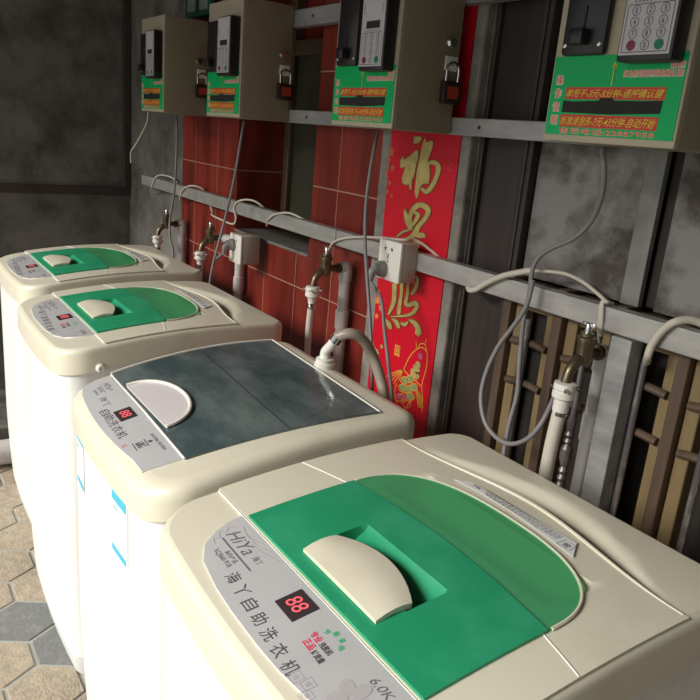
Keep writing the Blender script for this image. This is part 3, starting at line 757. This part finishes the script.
# koi and blossoms, drawn in the banner's own plane
def P2(l): return [uvp(*q) for q in l]
K = lambda l: P2([(365 + a / 8.75, 330 + b_ / 8.75) for a, b_ in l])
t = MB(); W_ = .0026
ribbon(t, K([(340, 345), (390, 240), (430, 190), (480, 155), (520, 162), (547, 215), (540, 330), (512, 430), (500, 500), (508, 600), (500, 720)]), W_, B(.001))
ribbon(t, K([(470, 150), (490, 120), (530, 130), (545, 200)]), W_, B(.001)); ribbon(t, K([(455, 160), (450, 100)]), .002, B(.001), 1); ribbon(t, K([(530, 115), (540, 80)]), .002, B(.001), 1)
ribbon(t, K([(340, 345), (380, 390), (440, 440), (490, 490)]), W_, B(.001))
for q in ((190, 405), (205, 430), (225, 455), (255, 470), (285, 470)): ribbon(t, K([(335, 345), ((335 + q[0]) / 2 + 4, (345 + q[1]) / 2 - 8), q]), .0022, B(.001))
ribbon(t, K([(300, 440), (270, 500), (265, 570), (285, 640)]), W_, B(.001)); ribbon(t, K([(420, 470), (370, 570), (320, 640)]), W_, B(.001)); ribbon(t, K([(440, 590), (380, 650), (350, 720)]), W_, B(.001))
for q in range(6): ribbon(t, K([(440 + q * 10, 500 + q * 12), (455 + q * 9, 580 + q * 8), (470 + q * 8, 680)]), .002, B(.001))
for a, b_ in ((350, 440), (395, 430), (330, 505), (380, 515), (430, 500), (300, 590), (345, 580), (400, 580), (370, 650)):
    ribbon(t, K([(a + 34 * math.cos(w_ * PI / 5), b_ + 32 * math.sin(w_ * PI / 5)) for w_ in range(11)]), .0018, B(.0012))
t.build('koi_outline', mat('ochre_print', (.78, .42, .06), .45), ban, 0)
t = MB()
for a, b_ in ((350, 440), (395, 430), (330, 505), (380, 515), (430, 500), (400, 580)):
    x, z = K([(a, b_)])[0]; blob(t, x, z, .0135, .0095, B(.0011))
t.build('koi_scales', sgreen, ban, 0)
t = MB()
for a, b_, r_ in ((430, 375, .013), (455, 340, .013), (470, 305, .010), (455, 400, .011), (105, 195, .010), (85, 165, .007), (70, 120, .006), (150, 145, .006), (470, 15, .012)):
    x, z = K([(a, b_)])[0]; blob(t, x, z, r_, r_ * .9, B(.0012 + a * 2e-6), 20, 0, .12)
t.build('blossom', gold, ban, 0)
t = MB()
for a, b_ in ((488, 230), (295, 580), (345, 585)):
    x, z = K([(a, b_)])[0]; blob(MB(), x, z, .009, .008, B(.0013), 12).build('petal', pink, ban, 0)
seal = mat('seal_print', (.75, .36, .08), .5)
x, z = uvp(397.5, 350.5); t = MB(); sh(t, x - .011, x + .011, z - .014, z + .014, B(.0009)); t.build('seal', seal, ban, 0)
text(MB(), '印', B(.0012), x - .009, x + .009, z - .012, z + .012).build('seal_mark', redpaper, ban, 0)
dull = mat('dull_gold_print', (.50, .12, .04), .5)
for mt, lst in ((orange, ((378, 300, .010), (381, 308, .008), (377, 316, .007), (379, 292, .006))), (orange, ((384, 400, .010), (380, 407, .007))),
                (dull, ((392, 152, .010), (389, 160, .008), (393, 168, .008), (387, 173, .006))), (dull, ((390, 183, .006), (388, 192, .005), (392, 196, .005))), (dull, ((456, 20, .014), (462, 30, .012), (458, 44, .010)))):
    t = MB()
    for n_, (u, v, r_) in enumerate(lst): x, z = uvp(u, v); blob(t, x, z, r_, r_, B(.0009 + n_ * .00003), 20, .4, .25)
    t.build('sprig', mt, ban, 0)
t = MB(); ribbon(t, P2([(448, 160), (452, 165), (447, 168), (452, 172)]), .0015, B(.0009)); t.build('scroll_mark', dull, ban, 0)

# ------------------------------------------------------------------ taps, pipes and hoses
def make_tap():
    r = thing('water_tap', '', 'tap')
    b_ = MB(); b_.lathe((0, -.002, 0), (0, -1, 0), [(0, .010), (.008, .010), (.009, .014), (.016, .014), (.017, .009), (.046, .009)], 16)
    b_.lathe((0, -.052, -.018), (0, 0, 1), [(0, .010), (.004, .0145), (.040, .0150), (.043, .0165), (.050, .0165), (.052, .012), (.058, .012)], 18)
    b_.tube([(0, -.052, -.004), (0, -.066, -.010), (0, -.080, -.022), (0, -.086, -.036), (0, -.088, -.052)], [.012, .011, .0095, .009, .010], 14, 6)
    b_.build('tap_body', brass, r)
    h = MB(); h.lathe((0, -.052, .040), (0, 0, 1), [(0, .007), (.014, .0065), (.018, .004)], 12); h.box(-.014, .014, -.0555, -.0485, .050, .058, .002); h.build('tap_head', chrome, r)
    c = MB(); c.lathe((0, -.088, -.046), (0, 0, -1), [(0, .012), (.002, .019), (.012, .020), (.016, .017), (.018, .020), (.028, .020), (.032, .014), (.040, .011)], 20); c.build('hose_connector', white_p, r)
    for k in range(4): a = PI / 4 + PI / 2 * k; g = MB().lathe((.019 * math.cos(a), -.088 + .019 * math.sin(a), -.056), (math.cos(a), math.sin(a), 0), [(0, .004), (.006, .004)], 8); g.build('clamp_screw', chrome, r)
    MB().lathe((0, -.088, -.092), (0, 0, -1), [(0, .0125), (.016, .0125)], 16).build('hose_clamp', chrome, r)
    return r
tp = make_tap(); taps = {}
def tap_pos(u, v, k):
    p = at(u, v, 1.092); return Vector((p.x, 1.092, p.z))
TP = {1: tap_pos(179, 224, 1), 2: tap_pos(224, 238, 2), 3: tap_pos(342, 268, 3), 4: tap_pos(603, 352, 4)}
TLB = {1: 'dark brass tap at the farthest machine, near the end wall', 2: 'dark brass tap left of the far wall socket',
       3: 'brass tap with white hose connector in front of the red tiles', 4: 'nearest brass tap, over the lattice gate beside the steel post'}
for k in (4, 3, 2, 1):
    o = tp if k == 4 else copy_tree(tp); taps[k] = o
    o.location = TP[k]; o['label'] = TLB[k]; o['category'] = 'tap'; o['group'] = 'water taps on the wall'
PLB = {1: 'pale plastic water pipe rising beside the farthest tap', 2: 'pale plastic pipe below the far wall socket', 3: 'pale jointed plastic water pipe in front of the red tiles', 4: 'thin pale plastic pipe rising beside the steel post'}
for k in (1, 2, 3, 4):
    p = TP[k]; x = p.x; r_ = .0155 if k < 4 else .012
    if k == 2: x = at(236, 262, 1.092).x
    py_ = 1.105 if k < 4 else 1.092
    t = thing('water_pipe', PLB[k], 'pipe', (x, 1.1, 0), 'plastic pipes feeding the taps')
    MB().cyl((x, py_, 0), (x, py_, p.z - .02), r_, 18).build('riser', pvc, t)
    MB().tube([(x, py_, p.z - .035), (x, py_, p.z - .004), (x - (.0 if k != 2 else .03), (py_ - .007), p.z + .0015), (p.x, 1.088, p.z)], [r_ * 1.18, r_ * 1.2, r_ * 1.1, r_], 16, 5).build('elbow', pvc, t)
    MB().lathe((x, py_, p.z - .17), (0, 0, 1), [(0, r_ * 1.22), (.05, r_ * 1.22), (.051, r_)], 18).build('coupling', pvc, t)

HL = {1: 'short pale hose dropping from the farthest tap', 2: 'pale hose under the tap left of the far socket', 3: 'straight cream hose running down the red tiles from the third tap', 4: 'thick cream hose dropping from the nearest tap behind the nearest machine'}
hg = 'inlet hoses below the taps'
for k in (1, 2, 3, 4):
    p = TP[k]; s = Vector((p.x, p.y - .088, p.z - .080)); r_ = .0095 if k < 4 else .0125
    dx = {1: 0, 2: .004, 3: -.012, 4: -.012}[k]
    pts = [s, s + Vector((dx * .5, 0, -.08)), s + Vector((dx, .004, -.18)), s + Vector((dx * 1.2, .0, -.34)), s + Vector((dx, .0, -.6)), Vector((s.x + dx * .6, s.y - .0, .25)), Vector((s.x + dx * .5, s.y, .008))]
    h = thing('inlet_hose', HL[k], 'hose', (s.x, s.y, .0), hg)
    MB().tube(pts, r_, 14).build('hose', hosem, h)
    MB().tube([pts[0] + Vector((0, 0, .004)), pts[0] + Vector((dx * .1, 0, -.02))], r_ * 1.15, 14).build('ferrule', white_p, h)

# hose plugged into the top of the dark-lidded machine
yi = WY[3] + .476
pin = Vector((at(325, 357, yi).x, yi, H3(0, .476)))
h = thing('inlet_hose', 'curved beige-grey hose plugged into the back of the dark-lidded machine', 'hose', tuple(pin), hg)
MB().lathe(pin + Vector((0, 0, -.002)), (0, 0, 1), [(0, .022), (.012, .022), (.014, .019), (.022, .019), (.024, .013), (.030, .011)], 20).build('screw_collar', white_p, h)
e0 = at(336, 338, yi + .01)
MB().tube([pin + Vector((0, 0, .02)), pin + Vector((0, 0, .034)), pin + (e0 - pin) * .6 + Vector((-.001, 0, .010)), e0], .0105, 14).build('elbow', white_p, h)
MB().tube([e0 + (e0 - pin) * -.12, e0 + Vector((.004, .003, .004))], .0125, 14).build('hose_clamp', chrome, h)
MB().tube([e0, at(350, 333.5, yi + .03), at(363, 340, yi + .06), at(373, 357, yi + .09), at(380, 378, yi + .10), at(384, 400, yi + .10), at(386, 450, yi + .10)], .0115, 14).build('hose', hose_b, h)

# ------------------------------------------------------------------ wall sockets
def socket(cx, cz, y0, y1, label, plug=True, w=.086):
    r = thing('wall_socket', label, 'socket', (cx, y1, cz), 'surface-mounted white sockets on the rail')
    MB().box(cx - w / 2, cx + w / 2, y0 + .009, y1, cz - .046, cz + .046, .003).build('back_box', mat('aged_plastic', (.50, .45, .37), .45), r)
    f = MB().box(cx - w / 2, cx + w / 2, y0, y0 + .010, cz - .047, cz + .047, .003).build('face_plate', white_p, r)
    m = MB(); fn = lambda x, z: (x, y0 - .0004, z)
    for s in (-1, 1):
        m.add([fn(cx - .004 + s * .012 - .005, cz + .030), fn(cx - .004 + s * .012 + .005, cz + .030), fn(cx - .004 + s * .012 + s * .002, cz + .021)], [[0, 1, 2]])
    sh(m, cx - .006, cx - .002, cz + .004, cz + .016, fn)
    sh(m, cx - .006, cx - .002, cz - .004, cz + .000, fn)
    m.build('pin_slots', dark_in, f, 0)
    return r
s3 = socket(-1.3525, 1.104, 1.030, 1.080, 'white wall socket with a grey plug, mounted on the rail over the banner')
pfar = at(231, 247, 1.03)
s2 = socket(pfar.x + .03, pfar.z, 1.030, 1.10, 'aged far wall socket hanging under the rail beside the second tap')
def plug(cx, cz, y, label, tail):
    r = thing('power_plug', label, 'plug', (cx, y, cz))
    m = MB(); m.lathe((cx, y, cz), (0, -1, 0), [(0, .019), (.010, .019), (.016, .014), (.026, .012)], 18); m.tube([(cx, y - .020, cz), (cx - .001, y - .030, cz - .010), (cx - .001, y - .032, cz - .034)], [.011, .010, .006], 12, 4)
    m.build('plug_body', mat('grey_plug', (.27, .26, .25), .45), r)
    MB().tube([(cx - .001, y - .032, cz - .030)] + tail, .0042, 10).build('plug_cord', cord_g, r)
plug(-1.372, 1.082, 1.029, 'grey plug pushed into the socket over the banner, cord hanging down', [at(381, 300, .992), at(385, 335, .99), at(389, 370, .98), at(392, 400, .97), at(394, 440, .97)])
plug(s2.location.x - .012, s2.location.z + .012, 1.029, 'dark grey plug in the far socket beside the second tap', [at(214, 262, .995), at(211, 280, .99), at(209, 320, .98)])

# ------------------------------------------------------------------ cords
def cord(box_no, pts, r, m, more=()):
    P3 = [at(u, v, y) for u, v, y in pts]
    mb = MB(); mb.tube(P3, r, 8, 6)
    for q in more: mb.tube([at(u, v, y) for u, v, y in q], r, 8, 6)
    return mb.build('power_cord', m, boxes[box_no], 60)
cord(1, [(176.5, 116, 1.03), (177, 135, 1.02), (176, 165, 1.0), (174, 195, 1.0), (170, 220, 1.0), (170, 238, .99), (173, 252, .98), (175, 290, .97)], .0045, cord_g)
cord(1, [(148, 112, 1.0), (147, 122, 1.0), (142, 133, 1.0), (136, 144, 1.0), (131, 152, 1.0), (131, 163, 1.0)], .0032, cord_w)
cord(2, [(244, 121, 1.03), (240, 146, 1.01), (234, 180, 1.0), (226, 215, 1.0), (219, 242, .98), (213, 265, .965), (209, 290, .96), (207, 330, .95)], .0045, cord_g)
cord(3, [(378, 132, 1.03), (373, 155, 1.0), (367, 195, .985), (365, 235, .975), (367, 275, .97), (370, 320, .96), (372, 365, .95), (372, 400, .95)], .0042, cord_g)
cord(4, [(602, 149, 1.0), (604, 168, 1.0), (602, 195, 1.02), (592, 220, 1.05), (574, 238, 1.055), (552, 248, 1.055), (538, 258, 1.053), (532, 272, 1.051), (530, 290, 1.050), (524, 318, 1.048), (521, 345, 1.05), (519, 368, 1.045), (517, 395, 1.04), (509, 425, 1.03), (503, 460, 1.02), (500, 500, 1.0)], .0047, cord_g,
     more=[[(533, 280, 1.050), (526, 307, 1.045), (512, 328, 1.04), (498, 347, 1.03), (486, 373, 1.02), (481, 398, 1.01), (485, 422, 1.0), (497, 438, 1.0), (511, 444, 1.0), (527, 439, 1.0), (541, 424, 1.01), (553, 400, 1.04), (566, 370, 1.09)]])
# white cable wound round the rail: one cable surfacing in several places
mb = MB()
segs = [[(151, 192, 1.105), (152, 186, 1.077), (155, 178, 1.076), (162, 175, 1.095), (174, 179, 1.112)],
        [(180, 200, 1.105), (181, 193, 1.077), (186, 187, 1.076), (195, 186, 1.090), (204, 191, 1.112)],
        [(212, 211, 1.10), (212, 215, 1.07), (222, 220, 1.06), (233, 224, 1.065), (236, 218, 1.072), (234, 208, 1.076), (239, 201, 1.078), (251, 200, 1.095), (262, 206, 1.112)],
        [(267, 226, 1.10), (268, 220, 1.077), (275, 214.5, 1.076), (289, 213, 1.09), (303, 219, 1.105), (316, 226, 1.112), (327, 228, 1.115)],
        [(330, 248, 1.074), (334, 242, 1.074), (346, 238, 1.074), (360, 237, 1.070), (376, 237.5, 1.05), (384, 238, 1.045)],
        [(404, 240, 1.06), (414, 240, 1.085), (424, 245, 1.10), (434, 253, 1.112), (440, 258, 1.114)],
        [(604, 300, 1.08), (601, 305, 1.076), (600, 318, 1.076), (599, 333, 1.08), (600, 342, 1.10)],
        [(606, 301, 1.112), (608, 302, 1.08), (603, 303, 1.076), (602, 318, 1.076), (601, 336, 1.08)]]
path = []
for n_, s in enumerate(segs[:6]):
    pts = [at(*q) for q in s]
    if path and n_ not in (2, 5): m_ = (path[-1] + pts[0]) / 2; m_.y = 1.119; path.append(m_)
    path += pts
mb.tube(path, .0034, 8, 6)
tag(mb.build('rail_cable', cord_w, None, 60, tuple(at(*segs[3][0]))), 'thin off-white cable wound around the long rail from the end wall to the banner', 'cable')
mb = MB()
for s in segs[6:]: mb.tube([at(*q) for q in s], .0034, 8, 6)
tag(mb.build('cable_tie', cord_w, None, 60, tuple(at(*segs[6][0]))), 'doubled off-white wire tied round the rail right above the nearest tap', 'wire')
mb = MB(); mb.tube([at(*q) for q in [(468, 286, 1.10), (470, 290, 1.072), (477, 289, 1.070), (487, 283, 1.07), (503, 276, 1.07), (524, 271.5, 1.066), (533, 270.5, 1.068)]], .0062, 10, 6)
mb.tube([at(*q) for q in [(531, 271, 1.068), (548, 271.5, 1.08), (566, 274, 1.09), (583, 282, 1.10), (597, 293, 1.10), (606, 301, 1.10), (613, 304, 1.112)]], .0036, 10, 6)
tag(mb.build('thick_cable', cord_w, None, 60, tuple(at(477, 289, 1.072))), 'thick cream cable looping over the rail left of the nearest tap', 'cable')
mb = MB(); mb.tube([at(*q) for q in [(647, 362, 1.10), (648, 356, 1.071), (652, 345, 1.070), (662, 331, 1.07), (675, 322, 1.074), (690, 320, 1.09), (705, 325, 1.105), (722, 335, 1.112)]], .0066, 10, 6)
tag(mb.build('thick_cable', cord_w, None, 60, tuple(at(648, 356, 1.076))), 'thick cream cable arching over the rail right of the steel post', 'cable')
# drain pipe on the floor beside the farthest machine
dp = MB().tube([(-2.93, -.4, .052), (-2.93, .95, .052)], .05, 20, 1, smooth=False).build('drain_pipe', pvc, None, 60, (-2.93, .3, 0))
tag(dp, 'fat pale drain pipe lying on the floor left of the farthest machine', 'pipe')

# ------------------------------------------------------------------ light
w = bpy.data.worlds.new('sky'); SC.world = w; w.use_nodes = True
bgn = w.node_tree.nodes['Background']; bgn.inputs[0].default_value = (1.0, .985, .95, 1); bgn.inputs[1].default_value = .70
sun = bpy.data.lights.new('sun', 'SUN'); sun.energy = 5.2; sun.angle = math.radians(26); sun.color = (1, .96, .88)
so = bpy.data.objects.new('sun', sun); COL.objects.link(so)
dirv = Vector((.06, .86, -.50))   # travels into the wall and down
so.rotation_euler = dirv.to_track_quat('-Z', 'Y').to_euler()
SC.view_settings.view_transform = 'Standard'; SC.view_settings.look = 'None'; SC.view_settings.gamma = 1; SC.view_settings.exposure = 0
try: SC.view_settings.use_curve_mapping = False
except Exception: pass
